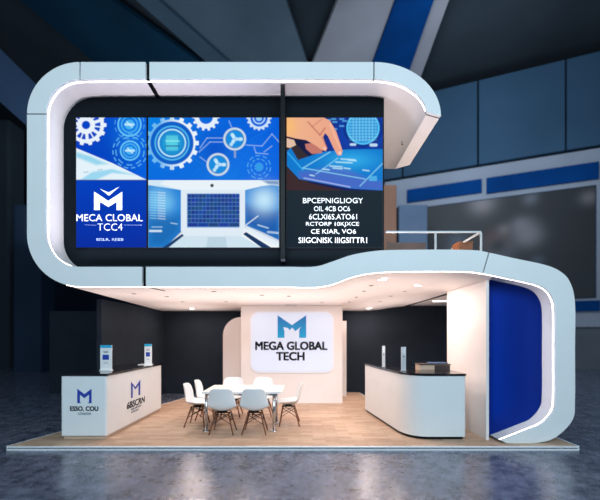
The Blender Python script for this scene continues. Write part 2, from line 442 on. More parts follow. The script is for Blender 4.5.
# picture painter -----------------------------------------------------------
class Canvas:
    def __init__(s, x0, x1, y0, y1, res):
        s.b = (x0, x1, y0, y1)
        s.nx = int((x1-x0)*res)+1; s.ny = int((y1-y0)*res)+1
        s.X, s.Y = np.meshgrid(np.linspace(x0, x1, s.nx), np.linspace(y0, y1, s.ny))
        s.C = np.zeros((s.ny, s.nx, 3))
    def blend(s, a, col):
        c = np.array(srgb(*col)[:3]); s.C = s.C*(1-a[..., None])+c*a[..., None]
    def grad(s, c0, c1, f):
        f = np.clip(f, 0, 1)[..., None]
        s.C = np.array(srgb(*c0)[:3])*(1-f)+np.array(srgb(*c1)[:3])*f
    def glow(s, cx, cy, r, col, al): s.blend(al*np.exp(-((s.X-cx)**2+(s.Y-cy)**2)/(r*r)), col)
    def ring(s, cx, cy, r0, r1, col, al=1, a0=None, a1=None):
        d = np.hypot(s.X-cx, s.Y-cy); m = np.clip(d-r0+.5, 0, 1)*np.clip(r1-d+.5, 0, 1)
        if a0 is not None:
            t = np.degrees(np.arctan2(s.Y-cy, s.X-cx)) % 360; m = m*(((t-a0) % 360) < (a1-a0))
        s.blend(m*al, col)
    def line(s, x0, y0, x1, y1, w, col, al=1):
        dx, dy = x1-x0, y1-y0; L = dx*dx+dy*dy+1e-9
        t = np.clip(((s.X-x0)*dx+(s.Y-y0)*dy)/L, 0, 1)
        d = np.hypot(s.X-x0-t*dx, s.Y-y0-t*dy); s.blend(np.clip(w/2-d+.5, 0, 1)*al, col)
    def poly(s, pts, col, al=1, mask=None, feather=0):
        inside = np.zeros(s.X.shape, bool); n = len(pts)
        dm = np.full(s.X.shape, 1e9)
        for i in range(n):
            x0, y0 = pts[i]; x1, y1 = pts[(i+1) % n]
            if y0 != y1:
                c = ((s.Y < y0) != (s.Y < y1)) & (s.X < (x1-x0)*(s.Y-y0)/(y1-y0)+x0); inside ^= c
            dx, dy = x1-x0, y1-y0; L = dx*dx+dy*dy+1e-9
            t = np.clip(((s.X-x0)*dx+(s.Y-y0)*dy)/L, 0, 1)
            dm = np.minimum(dm, np.hypot(s.X-x0-t*dx, s.Y-y0-t*dy))
        sd = np.where(inside, dm, -dm); m = np.clip(sd/max(.8, feather)+.5, 0, 1)
        if mask is not None: m = m*mask
        s.blend(m*al, col); return m
    def gear(s, cx, cy, r, teeth, tooth, col, al=1, r_in=0, ph=0):
        d = np.hypot(s.X-cx, s.Y-cy); t = np.arctan2(s.Y-cy, s.X-cx)+ph
        rr = r+tooth*np.clip(np.cos(t*teeth)*3, -0.0, 1)
        s.blend(np.clip(d-r_in+.5, 0, 1)*np.clip(rr-d+.5, 0, 1)*al, col)
    def rect(s, x0, x1, y0, y1, col, al=1):
        m = np.clip(s.X-x0+.5, 0, 1)*np.clip(x1-s.X+.5, 0, 1)*np.clip(s.Y-y0+.5, 0, 1)*np.clip(y1-s.Y+.5, 0, 1)
        s.blend(m*al, col)
    def build(s, name, fn, material, parent):
        """fn maps photo-like x, y arrays to N x 3 positions"""
        co = fn(s.X.ravel(), s.Y.ravel()).astype(np.float32)
        me = bpy.data.meshes.new(name)
        nx, ny = s.nx, s.ny; i = np.arange((ny-1)*(nx-1)); a = (i//(nx-1))*nx+i % (nx-1)
        q = np.stack([a, a+nx, a+nx+1, a+1], 1)
        # closed slab: a back side and rim so that the picture has thickness
        me.vertices.add(nx*ny); me.vertices.foreach_set('co', co.ravel())
        me.loops.add(q.size); me.loops.foreach_set('vertex_index', q.ravel().astype(np.int32))
        me.polygons.add(len(q)); me.polygons.foreach_set('loop_start', (np.arange(len(q))*4).astype(np.int32))
        me.update(calc_edges=True)
        ca = me.color_attributes.new('picture', 'FLOAT_COLOR', 'POINT')
        ca.data.foreach_set('color', np.concatenate([s.C.reshape(-1, 3), np.ones((nx*ny, 1))], 1).astype(np.float32).ravel())
        me.materials.append(material)
        o = bpy.data.objects.new(name, me); COL.objects.link(o); o.parent = parent
        return o

YS = .375       # front face of the screens
def plane_fn(Y, loc):
    s = F/(Y+D0)
    return lambda x, y: np.stack([(x-HX)/s-loc[0], np.full(x.shape, Y-loc[1]), EYE+(HY-y)/s-loc[2]], 1)
def screen(x0, x1, y0, y1, label):
    c = P((x0+x1)/2, y1, YS)
    t = thing('video_screen', label, 'screen', (c.x, YW-.002, c.z))
    a = P(x0, y1, YS); b = P(x1, y0, YS)
    mb = MB(); mb.box(a.x, b.x, YS+.002, YW-.002, a.z, b.z)
    loc_build(mb, t.location, 'cabinet', M_blackplastic, t)
    return t
def stx(t, *a, **k):
    o = ptext(*a, t, **k)
    o.data.transform(Matrix.Translation(-Vector(t.location))); return o

# left screen
tl = screen(75.5, 147, 117, 248, 'tall left video screen with cogwheels above a white chevron M logo')
c = Canvas(76.2, 146.3, 117.6, 247.4, 2.6)
c.grad((0, 62, 195), (0, 96, 222), (c.X-76)/70)
c.glow(112, 150, 24, (0, 50, 175), .6); c.glow(130, 140, 18, (20, 130, 235), .5)
W_ = (232, 242, 252)
for k in range(14):     # segmented cogwheel
    a = math.radians(k*360/14+8)
    c.line(86+8*math.cos(a), 125+8*math.sin(a), 86+17*math.cos(a), 125+17*math.sin(a), 3.0 if k % 2 else 1.2, W_)
c.gear(86, 125, 18, 14, 2.4, W_, 1, 14.5)
c.ring(86, 125, 4.2, 9, W_)
for cx, cy, r in ((129.5, 124.5, 12), (130, 150.6, 10)):
    c.ring(cx, cy, 0, r, (20, 150, 240), .45); c.ring(cx, cy, r-1.2, r, (120, 215, 250), .9); c.ring(cx, cy, r*.62, r*.62+.8, (110, 210, 250), .7)
    c.ring(cx, cy, 0, r*.4, (90, 205, 250), .6); c.line(cx-4, cy, cx+4, cy, 2.2, (200, 240, 255), .8); c.line(cx-2.5, cy-2.5, cx+2.5, cy+2.5, 1.2, (220, 245, 255), .7)
for r, sp in ((17, 24), (14, 40)):
    for k in range(0, 360, sp): c.ring(130, 151, r-.4, r+.5, (110, 205, 250), .8, k, k+sp*.62)
for k in range(0, 360, 30): c.ring(129.5, 124.5, 14.2, 15, (100, 195, 250), .6, k, k+18)
m = c.poly([(76, 148), (112, 163), (147, 180), (76, 180)], (228, 242, 250))
c.poly([(76, 152), (90, 156), (108, 164), (96, 165), (76, 157)], (120, 205, 235), .8, m, 3)
c.poly([(80, 180), (92, 172), (112, 169), (135, 175), (112, 173), (96, 180)], (130, 208, 240), .8, m, 2)
c.line(84, 172.5, 88, 171.8, 1, (90, 150, 190), .6); c.line(98, 170, 102, 169.5, 1, (120, 160, 190), .6)
f = np.clip((c.Y-180)/67, 0, 1)[..., None]
low = (c.Y > 180.3)[..., None]
c.C = np.where(low, np.array(srgb(0, 64, 190)[:3])*(1-f)+np.array(srgb(2, 44, 160)[:3])*f, c.C)
c.rect(76, 147, 179.6, 180.4, (10, 30, 90), .7)
c.build('screen_picture', plane_fn(YS, tl.location), M_screen, tl)
mb = MB()
# M emblem with chevron: crop scale 6.66
def e(x, y): return (70+x/6.66, 175+y/6.66)
pprism(mb, [e(160,110), e(254,172), e(347,112), e(347,233), e(310,233), e(310,178), e(254,212), e(198,178), e(198,233), e(160,233)], YS-.006, YS-.001)
pprism(mb, [e(200,92), e(258,116), e(328,78), e(258,137)], YS-.006, YS-.001)
loc_build(mb, tl.location, 'logo', M_glowwhite, tl)
stx(tl, 'lettering', 'MECA CLOBAL', 76.5, 142.6, 214.3, 221.2, YS-.001, M_glowwhite)
stx(tl, 'lettering', 'TCC4', 97.5, 122.5, 223.6, 230.5, YS-.001, M_glowwhite, offset=-.016)
stx(tl, 'lettering', 'EISLR, REEB', 96.5, 123.5, 238.2, 241.2, YS-.001, M_glowdim)
stx(tl, 'lettering', '~ ~~ ~~~~', 85, 96, 224.9, 225.3, YS-.001, M_glowdim)
stx(tl, 'lettering', '~ ~~~~ ~~~~', 124, 142, 224.9, 225.3, YS-.001, M_glowdim)

# middle screen
tm = screen(147.6, 280, 117, 248, 'wide middle video screen with blue cogwheels above a laptop keyboard')
c = Canvas(148.2, 279, 117.6, 247.4, 2.3)
c.grad((0, 104, 220), (0, 92, 218), (c.X-148)/131); c.glow(150, 120, 30, (0, 150, 235), .5); c.glow(225, 172, 26, (20, 140, 235), .5)
for k in range(26): c.line(random.uniform(150, 278), random.uniform(118, 178), random.uniform(150, 278), random.uniform(118, 178), .6, (40, 150, 240), .18)
c.glow(172, 140, 40, (10, 120, 225), .5); c.glow(258, 165, 30, (10, 110, 230), .6); c.glow(215, 150, 18, (0, 60, 190), .6)
LW = (190, 225, 250)
for x0, y0, x1, y1 in ((200,148,207,138),(207,138,223,138),(199,152,210,142),(210,142,224,142),(246,145,262,146),(262,146,272,134),(272,134,279,142),(254,147,256,153),(256,153,268,154),(229,121,232,128),(208,163,200,157),(264,152,272,146)):
    c.line(x0, y0, x1, y1, .8, LW, .55)
c.gear(172, 143, 23.5, 16, 3.2, (110, 185, 240), 1, 17); c.gear(172, 143, 23.5, 16, 3.2, (232, 243, 252), np.clip((c.X-160)/20, 0, 1), 20)
c.ring(172, 143, 0, 21.5, (12, 110, 215), 1); c.ring(172, 143, 0, 21.5, (0, 70, 180), .5)
c.ring(172, 143, 16, 17.5, (90, 200, 245), .8); c.ring(172, 143, 12.5, 14.2, (190, 235, 252), .95); c.ring(172, 143, 0, 12.5, (10, 120, 205), .95); c.glow(172, 143, 9, (60, 220, 235), .6)
for k in range(6): c.line(167+k*2, 136, 167+k*2, 150, 1.1, (120, 235, 235), .7)
c.line(166, 141, 179, 141, 1.2, (150, 240, 240), .8); c.line(166, 146, 179, 146, 1.2, (10, 60, 140), .8)
c.gear(206, 117, 11.5, 14, 2.2, (228, 240, 252), 1, 7)
for cx, cy in ((234.7, 139), (218, 164.5)):
    c.ring(cx, cy, 0, 11.5, (70, 120, 170), .8); c.ring(cx, cy, 9.3, 11.4, (205, 222, 238), .95); c.ring(cx, cy, 0, 8.6, (20, 140, 225), 1)
    for k in range(9):
        a = k*2.1; rr = 2+k % 4*1.5; c.ring(cx+rr*math.cos(a), cy+rr*math.sin(a), 0, 1.7, (200, 238, 252), .85)
c.line(235, 151, 235, 157, 2, (150, 170, 200), .8)
c.gear(259, 118, 11, 16, 1.4, (215, 235, 252), .9, 8.6); c.ring(259, 118, 5, 6.2, (200, 230, 250), .9); c.ring(259, 118, 0, 3, (160, 215, 250), .9)
for r in (4, 8, 11.5):
    for k in range(0, 360, 36): c.ring(259, 167, r-.5, r+.4, (110, 200, 245), .6, k, k+24)
c.ring(259, 167, 0, 3.4, (60, 180, 235), .6)
c.ring(216, 176, 6, 9, (190, 215, 235), .0)
# laptop
low = (c.Y > 180.2)
f = np.clip((c.Y-180)/67, 0, 1)
L0 = np.array(srgb(215, 232, 245)[:3])*(1-f[..., None])+np.array(srgb(238, 244, 248)[:3])*f[..., None]
c.C = np.where(low[..., None], L0, c.C); lm = low.astype(float)
c.poly([(148, 185), (181, 190), (181, 232), (165, 247.5), (148, 247.5)], (30, 130, 215), 1, lm); c.blend(.55*lm*np.exp(-((c.X-158)**2/140+(c.Y-200)**2/200))*(c.X < 181), (150, 220, 248))
c.poly([(148, 215), (181, 215), (181, 232), (165, 247.5), (148, 247.5)], (8, 48, 110), .4, lm, 14)
c.glow(166, 203, 9, (120, 200, 240), .6)
for k in range(11): c.line(150, 192+k*2.6, 156, 192.4+k*2.6, 1, (150, 220, 250), .6); c.line(158, 192.4+k*2.6, 165, 193+k*2.6, 1, (225, 242, 252), .55)
c.line(150, 231, 161, 231, 2.2, (225, 242, 250), .8); c.line(152, 227, 162, 227, 1, (180, 220, 245), .7); c.line(171, 223, 177, 224, 1, (200, 230, 245), .7)
c.poly([(245, 190), (266, 184), (279, 186), (279, 240), (262, 232), (245, 225)], (40, 135, 215), 1, lm)
c.poly([(245, 205), (279, 212), (279, 240), (245, 225)], (5, 60, 150), .7, lm, 8)
c.glow(264, 200, 13, (200, 236, 252), .9)
c.line(246, 225, 258, 216, .9, (240, 248, 252), .9); c.line(258, 225, 268, 228, 1.4, (200, 228, 245), .7); c.line(268, 232, 278, 233, 2.2, (180, 205, 235), .8)
c.poly([(165, 180.5), (279, 180.5), (279, 184), (262, 186), (245, 190), (182, 190), (160, 184)], (232, 242, 248), 1, lm)
c.poly([(262, 180.5), (279, 180.5), (279, 185), (268, 184)], (60, 120, 180), .8, lm, 2)
c.poly([(181, 190), (245, 190), (245, 226), (241, 236), (184, 236), (181, 230)], (222, 234, 244), 1, lm)
c.rect(187, 239.5, 193.5, 227.5, (86, 140, 205))
for r in range(8):
    n_ = 14 if r < 7 else 5
    for k in range(n_):
        w = 52/n_; y0 = 194.3+r*4.1
        sh = (18+random.randint(-6, 12), 52+random.randint(-10, 18), 130+random.randint(-15, 25))
        c.rect(187.6+k*w+.05, 187.6+(k+1)*w-.15, y0-.1, y0+3.5, sh, .95)
c.ring(212, 185.5, 0, 1.7, (20, 35, 60))
c.poly([(184, 236), (241, 236), (262, 248), (164, 248)], (205, 226, 238), 1, lm)
c.poly([(208, 237), (226, 237), (227, 248), (206, 248)], (186, 210, 226), 1, lm)
c.poly([(162, 248), (182, 234), (184, 235.5), (168, 248)], (18, 60, 110), 1, lm)
c.poly([(243, 234), (246, 232), (272, 248), (262, 248)], (16, 50, 95), 1, lm)
c.poly([(246, 226), (279, 243), (279, 247), (250, 232)], (225, 238, 248), .9, lm, 1)
c.build('screen_picture', plane_fn(YS, tm.location), M_screen, tm)

# right screen
tr = screen(286, 383.3, 117, 248, 'right video screen with a pointing hand picture above six lines of white text')
c = Canvas(286.7, 382.6, 117.6, 247.4, 2.4)
c.grad((20, 22, 60), (12, 30, 110), (c.X-300)/80)
c.glow(363, 128, 26, (10, 90, 220), .8); c.glow(335, 145, 16, (10, 60, 180), .5)
c.ring(363, 128, 0, 16.5, (40, 150, 220), 1); c.ring(363, 128, 15, 16.6, (90, 200, 245), .9)
for k in range(9): c.line(350+k*3.2, 115, 350+k*3.2, 141, .7, (150, 225, 245), .6*(1 if abs(k-4) < 4 else .3)); c.line(349, 116+k*3, 377, 116+k*3, .7, (150, 225, 245), .6)
c.ring(363, 128, 16.8, 20, (10, 40, 130), .7)
for x, y in ((327,120),(332,119),(333,122),(340,119),(343,121),(328,126),(333,129),(340,126)): c.line(x, y, x+3.5, y, 1.6, (90, 170, 235), .8)
c.line(351, 144.5, 355, 144.5, 2.4, (200, 230, 250), .9); c.line(371, 145, 376, 145, 3, (200, 230, 250), .9)
m = c.poly([(286, 134), (300, 148), (310, 158), (300, 176), (320, 190), (286, 190)], (52, 42, 48), .95)
c.poly([(286, 170), (300, 181), (345, 190.5), (383, 190.5), (383, 196), (286, 196)], (58, 38, 42), 1)
c.poly([(286, 138), (294, 140), (296, 145), (290, 148), (286, 147)], (225, 190, 165), 1)
tb = c.poly([(287, 151), (291, 148), (298, 160), (322, 152), (345, 149.5), (383, 149), (383, 190.5), (350, 188.5), (299, 179), (287, 166)], (10, 120, 205), 1)
c.poly([(299, 172), (340, 166), (366, 178), (383, 182), (383, 190.5), (350, 188.5), (299, 179)], (90, 90, 190), .55, tb, 5)
c.blend(tb*.5*np.exp(-((c.X-352)**2/600+(c.Y-160)**2/80)), (60, 200, 250))
c.line(303, 168, 330, 152, 1, (150, 225, 250), .8); c.line(316, 174, 338, 158, .8, (150, 225, 250), .8); c.line(303, 168, 365, 179, .9, (150, 225, 250), .8)
c.line(360, 186, 383, 163, .9, (150, 225, 250), .8); c.line(288, 153, 303, 170, 1.2, (60, 180, 240), .9); c.line(304, 178, 350, 187, 1, (190, 200, 250), .8)
for x, y, w in ((341,159,14),(336,162,16),(348,160,8),(330,166,12),(333,168,9),(323,169,6),(344,168,6),(363,170,6),(310,175,4)): c.line(x, y, x+w, y+.8, 1.3, (190, 235, 252), .8)
c.rect(369, 377, 176, 181, (90, 190, 240), .7)
H = [(286,117),(323,117),(330,121),(336,131),(340,143),(342.5,151),(341,155.5),(337.5,155),(333,147),(328,136),(325,133),(323,137),(325,143),(327,148),(326,151),(322,150),(315,145),(306,140),(296,138.5),(286,136)]
c.poly([(305,144),(312,143),(322,148),(322,153),(312,154),(306,149)], (196, 120, 108), 1)
hm = c.poly(H, (238, 176, 140), 1)
c.blend(hm*np.clip((c.X-300)/60, 0, 1)*.6, (228, 140, 130))
c.blend(hm*.8*np.exp(-((c.X-289)**2/60+(c.Y-126)**2/120)), (250, 190, 110))
c.line(308, 122, 320, 135, 1.4, (190, 110, 95), .8); c.line(313, 126, 322, 119, 1.2, (200, 120, 100), .6); c.line(320, 135, 325, 128, 1.5, (180, 95, 85), .7)
c.line(322, 137, 327, 148, 1.1, (185, 100, 90), .6); c.line(330, 124, 340, 148, 1.2, (255, 205, 180), .6)
c.ring(340, 153, 0, 1.6, (250, 215, 205), .8); c.ring(325, 148.5, 0, 1.4, (250, 210, 200), .7)
low = (c.Y > 190.3)
f = np.clip((c.Y-190)/58, 0, 1)[..., None]
c.C = np.where(low[..., None], np.array(srgb(28, 40, 50)[:3])*(1-f)+np.array(srgb(20, 34, 46)[:3])*f, c.C)
c.build('screen_picture', plane_fn(YS, tr.location), M_screen, tr)
for tx, x0, x1, y0, y1, of in (('BPCEPNIGLIOGY', 303, 363, 198, 203.2, 0), ('OIL 4CB OC6', 314, 350, 206.3, 211.2, 0), ('6CLXI6S.ATO61', 309, 357, 214, 219.5, 0),
                           ('RCTORP 10KJXCE', 306, 359, 222, 227, 0), ('CE KIAR, VO6', 311, 356, 229.2, 234.4, 0), ('SIIGCNISK IIIGSITTR1', 298.5, 367, 237.4, 243, 0)):
    stx(tr, 'lettering', tx, x0, x1, y0, y1, YS-.001, M_glowwhite, offset=of)

# ---------------------------------------------------------------- stage and hall
fl = G(8, 446); fr = G(577.5, 446)
bl = G(187, 399); 
# stage outline (top face)
xl2 = fl.x+(bl.x-fl.x)*((5.44-fl.y)/(bl.y-fl.y)); 
SP = [(fl.x, fl.y), (fr.x, fr.y), (fr.x+.0, 2.2), (1.9, 3.6), (1.75, 5.3), (-.9, 5.3), (-1.75, 3.9), (bl.x-.1, bl.y+.15)]
HZ = -.062
stage = thing('stage_platform', 'low wooden stage platform with parquet top and silver front edge', 'platform', (0, 2, HZ))
mb = MB(); mb.prism_z([(x, y) for x, y in SP], HZ+.001, -.001); loc_build(mb, stage.location, 'platform_deck', M_oak, stage)
mb = MB()
def edge_strip(p, q, z0, z1, d):
    p = Vector((p[0], p[1], 0)); q = Vector((q[0], q[1], 0)); u = (q-p).normalized(); nn = Vector((u.y, -u.x, 0))*d
    vs = [(v.x, v.y, z) for z in (z0, z1) for v in (p, q, q+nn, p+nn)]
    mb.add(vs, [(3,2,1,0),(4,5,6,7),(0,1,5,4),(1,2,6,5),(2,3,7,6),(3,0,4,7)])
for k in range(len(SP)):
    edge_strip(SP[k], SP[(k+1) % len(SP)], -.019, -.0008, .03); edge_strip(SP[k], SP[(k+1) % len(SP)], HZ+.001, -.038, .03)
loc_build(mb, stage.location, 'edge_trim', M_alu, stage)
mb = MB()
for k in range(len(SP)): edge_strip(SP[k], SP[(k+1) % len(SP)], -.038, -.019, .004)
loc_build(mb, stage.location, 'edge_groove', M_core, stage)

def struct(mb, name, m):
    o = mb.build(name, m); o['kind'] = 'structure'; return o
mb = MB(); mb.box(-40, 40, -14, 40, HZ-.1, HZ); struct(mb, 'floor', M_hall)
M_h1 = mat('hall_dark_blue', srgb(40, 54, 74), .8, spec=.08, noise=.3, nscale=.15)
M_h2 = mat('hall_teal', srgb(18, 52, 74), .8, spec=.08, noise=.3, nscale=.2)
M_h3 = mat('hall_slate', srgb(84, 98, 112), .8, spec=.08, noise=.2, nscale=.2)
M_h4 = mat('hall_pale', srgb(148, 146, 154), .8, spec=.08, noise=.12, nscale=.3)
M_h5 = mat('hall_blue_banner', srgb(0, 54, 112), .8, spec=.08, noise=.25, nscale=.3)
M_h6 = mat('hall_steel', srgb(52, 78, 102), .8, spec=.08, noise=.22, nscale=.12)
M_h7 = mat('hall_charcoal', srgb(50, 58, 66), .8, spec=.08, noise=.2, nscale=.2)
mb = MB(); mb.box(-40, 40, 38, 38.3, HZ, 19); struct(mb, 'wall_back', M_h1)
for sd_, x_ in (('left', -34), ('right', 34)):
    mb = MB(); mb.box(x_-.15, x_+.15, 0, 38, HZ, 17.6); struct(mb, 'wall_'+sd_, M_h1)
mb = MB(); mb.box(-40, 40, 8, 38, 17.6, 17.9); struct(mb, 'ceiling', M_h7)
# roof girders and cloth bands of the hall
def roofband(name, xa0, xa1, xb0, xb1, m, z, label, cat, ext=2.6, y0=0, y1=60, dz=.25):
    def lp(xa, xb, y): return xa+(xb-xa)*(y-y0)/(y1-y0)
    ys = [y0-40 if y0 == 0 else y0, y0+(y1-y0)*ext]
    q = []
    for y, (a, b) in zip(ys, ((0, 1), (0, 1))):
        s = (HY-y)/(z-EYE); Yd = F/s-D0
        q.append([((lp(xa0, xb0, y)-HX)/s, Yd), ((lp(xa1, xb1, y)-HX)/s, Yd)])
    pts = [q[0][0], q[0][1], q[1][1], q[1][0]]
    c = (sum(p[0] for p in pts)/4, sum(p[1] for p in pts)/4, z)
    mb = MB(); mb.prism_z([(x-c[0], y-c[1]) for x, y in pts], 0, dz)
    o = mb.build(name, m, loc=c); tag(o, label, cat); return o
roofband('roof_panel', 20, 112, 92, 196, M_h2, 17.1, 'dark teal roof panel in the upper left of the hall', 'roof panel')
roofband('roof_panel', 150, 286, 214, 306, M_h3, 17.1, 'grey slate roof panel above the middle of the stand', 'roof panel')
roofband('roof_beam', 136, 158, 204, 226, mat('hall_mid', srgb(70, 88, 104), .8, spec=.08, noise=.15, nscale=.3), 16.9, 'slanting grey roof beam left of the grey roof panel', 'beam')
roofband('roof_banner', 338, 396, 314, 374, M_h4, 16.9, 'broad pale grey hanging band beside the blue band', 'banner')
roofband('roof_banner', 396, 434, 374, 413, M_h5, 16.7, 'deep blue hanging band between two pale bands', 'banner')
roofband('roof_banner', 434, 449, 413, 427, M_h4, 16.9, 'narrow pale hanging band right of the blue band', 'banner')
# far left slanting beam
mb = MB()
def D(px, py, dist): s = F/dist; return Vector(((px-HX)/s, dist-D0, EYE+(HY-py)/s))
a = D(-60, 20, 14); b = D(90, 160, 19)
mb.bar(a, b, 1.0, 1.3); o = mb.build('roof_girder', mat('hall_girder', srgb(62, 82, 112), .8, spec=.08, noise=.15, nscale=.3)); tag(o, 'blue grey slanting girder at the left edge behind the frame', 'girder')
mb = MB(); a = D(592, 30, 22); b = D(625, 0, 22); mb.bar(a, b, .8, .9); o = mb.build('roof_girder', M_h4); tag(o, 'short pale girder end at the upper right corner', 'girder')
# neighbouring booth: slanting wall from D=24 (px 400) to D=20 (px 600)
N0 = Vector((6.45, 24-D0, 0)); N1 = Vector((16.2, 19.9-D0, 0)); nu = (N1-N0).normalized(); nn = Vector((nu.y, -nu.x, 0))
nb = thing('neighbouring_booth', 'large blurred booth at the far right with blue header and dark picture wall', 'booth', (N0.x, N0.y, HZ), math.atan2(nu.y, nu.x))
LN = (N1-N0).length
def nbox(name, u0, u1, z0, z1, d0, d1, m, label=None):
    mb = MB(); mb.box(u0, u1, -d1, -d0, z0-HZ, z1-HZ); o = mb.build(name, m, nb)
    if label: o['label'] = label
    return o
nbox('wall_board', -.9, LN+2.5, 2.2, 11.7, 0, .3, mat('hall_greywhite', srgb(138, 144, 158), .8, spec=.08, noise=.1, nscale=.3))
for k in range(4):
    u0 = -4+k*4.3; nbox('upper_panel', u0, u0+4.2, 11.8, 16.7, .2, .5, M_h6)
nbox('header_board', .5, 4.75, 10.15, 10.95, .3, .42, M_h5); nbox('header_board', 5.0, LN-.25, 10.05, 10.95, .3, .42, M_h5)
nbox('lower_board', 5, LN-.2, 3.05, 3.6, .3, .42, M_h5)
nbox('base_board', -.9, LN+2.5, HZ, 2.2, -.3, .2, mat('hall_base', srgb(92, 97, 104), .8, spec=.08, noise=.15, nscale=.4))
c = Canvas(0, 92, 0, 62, 1.6)
c.grad((16, 18, 26), (26, 28, 36), c.Y/62)
for _ in range(60):
    x, y, r = random.uniform(0, 92), random.uniform(0, 62), random.uniform(3, 8)
    col = random.choice([(22, 24, 30), (18, 20, 26), (104, 108, 120), (118, 112, 116), (120, 76, 60), (20, 26, 36), (70, 80, 98)])
    c.glow(x, y, r, col, random.uniform(.5, .95))
def nfn(x, y): return np.stack([.7+x/92*(LN-1.1), np.full(x.shape, -.36), 9.7-y/62*5.9-HZ], 1)
nbox('picture_frame', .65, LN-.35, 3.75, 9.75, .3, .35, M_h1)
c.build('picture_wall', nfn, M_print, nb)
# brown and blue grey columns seen over the balcony
for x0, x1, y0, m, lb in ((383, 397, 185, mat('hall_brown', srgb(120, 88, 74), .8, spec=.08, noise=.2, nscale=.4), 'brown column seen just right of the display wall'),
                          (399, 428, 205, mat('hall_bluegrey', srgb(78, 92, 112), .8, spec=.08, noise=.15, nscale=.4), 'wide blue grey column behind the balcony railing')):
    a = D(x0, y0, 21); b = D(x1, y0, 21)
    mb = MB(); mb.rbox(a.x, b.x, a.y, a.y+1, HZ, a.z, .1); o = mb.build('hall_column', m); tag(o, lb, 'column')
for x0, x1, y0, m, lb, dd in ((-30, 9, 120, M_h7, 'dark grey column at the far left edge of the hall', 20), (12, 40, 205, M_h1, 'dark blue booth box at the far left behind the frame', 18)):
    a = D(x0, y0, dd); b = D(x1, y0, dd)
    mb = MB(); mb.rbox(a.x, b.x, a.y, a.y+1.2, HZ, a.z, .15); o = mb.build('hall_column', m); tag(o, lb, 'column')

# ---------------------------------------------------------------- walls of the ground floor
o = MB(); o.box(-7.6, 4.8, 5.46, 5.56, HZ, EYE+.79-.002); o = o.build('partition_wall', M_darkwall); tag(o, 'long charcoal partition wall closing off the back of the stand', 'wall')
o = MB(); o.box(1.35, 4.8, 5.44, 5.459, EYE+.5, EYE+1.2); 
o = o.build('wall_header', M_darkwall); tag(o, 'charcoal header board above the back wall on the right', 'board')
o = MB(); o.box(-4.22, -4.12, 1.9, 5.44, HZ, EYE+.785); o = o.build('partition_wall', M_darkwall); tag(o, 'charcoal side partition wall behind the left counter running to the back', 'wall')
# middle logo wall
YC = 3.5
a = P(241, 404, YC); b = P(342.5, 404, YC)
tw = MB(); tw.box(a.x, b.x, YC, YC+.9, 0, EYE+.785); tw = tw.build('logo_wall', M_inner); tag(tw, 'warm white wall block in the middle behind the meeting table', 'wall')
tw = MB(); tw.box(a.x, b.x-.03, YC-.012, YC-.001, .0, .05); 
# arch panel left of it
YA = 4.3; s = F/(YA+D0)
xa = (223-300)/s; xb = (243-300)/s-.02; zt = EYE+(337-317)/s; R_ = .5
pts = [(xb+.02, 0), (xb+.02, zt)] + [(xa+R_-R_*math.sin(math.radians(t)), zt-R_+R_*math.cos(math.radians(t))) for t in range(0, 91, 9)] + [(xa, 0)]
mb = MB(); mb.prism_y(pts, YA, YA+.15); o = mb.build('arch_panel', M_inner); tag(o, 'round cornered white panel left of the logo wall', 'wall panel')
s = F/(4.6+D0)
mb = MB(); mb.box((336-300)/s, (346.5-300)/s, 4.6, 4.72, 0, EYE+.45); o = mb.build('side_panel', M_inner); tag(o, 'narrow white panel just right of the logo wall', 'wall panel')
# illuminated sign
sg = thing('illuminated_sign', 'illuminated rounded sign with blue M and MEGA GLOBAL TECH lettering', 'sign', (P(292, 372, YC).x, YC, P(292, 372, YC).z))
def sgn_pts(x0, x1, y0, y1, r):
    s = F/(YC-.03+D0)
    return rrect((x0-300)/s, (x1-300)/s, EYE+(337-y1)/s, EYE+(337-y0)/s, r)
mb = MB(); mb.prism_y(sgn_pts(250.3, 334, 311.5, 373, .22), YC-.02, YC-.001)
loc_build(mb, sg.location, 'glowing_rim', mat('sign_rim', (.62, .64, .72, 1), .4, emit=(.9, .93, 1, 1), estr=.22), sg)
# face with gentle backlight
def mat_sign():
    m = bpy.data.materials.new('backlit_sign_face'); m.use_nodes = True
    nt = m.node_tree; b = nt.nodes['Principled BSDF']; N = nt.nodes.new; L = nt.links.new
    b.inputs['Base Color'].default_value = (.42, .47, .56, 1)
    b.inputs['Emission Color'].default_value = (.72, .80, 1, 1); b.inputs['Emission Strength'].default_value = .48
    b.inputs['Roughness'].default_value = .5
    return m
mb = MB(); mb.prism_y(sgn_pts(252, 332.3, 313.2, 371.3, .20), YC-.028, YC-.021)
loc_build(mb, sg.location, 'sign_face', mat_sign(), sg)
def mat_logo():
    m = bpy.data.materials.new('cyan_to_blue_print'); m.use_nodes = True
    nt = m.node_tree; b = nt.nodes['Principled BSDF']; N = nt.nodes.new; L = nt.links.new
    tc = N('ShaderNodeTexCoord'); sp = N('ShaderNodeSeparateXYZ'); r = N('ShaderNodeValToRGB')
    L(tc.outputs['Generated'], sp.inputs['Vector']); L(sp.outputs['Z'], r.inputs['Fac'])
    r.color_ramp.elements[0].color = srgb(0, 165, 225); r.color_ramp.elements[1].color = srgb(0, 112, 190)
    L(r.outputs['Color'], b.inputs['Base Color'])
    return m
def q(x, y): return (220+x/4.27, 290+y/4.27)
mb = MB(); pprism(mb, [q(246,108), q(307,150), q(368,108), q(368,204), q(338,204), q(338,170), q(346,156), q(322,176), q(308,160), q(298,172), q(290,162), q(270,158), q(275,176), q(275,204), q(246,204)], YC-.04, YC-.029)
loc_build(mb, sg.location, 'logo', mat_logo(), sg)
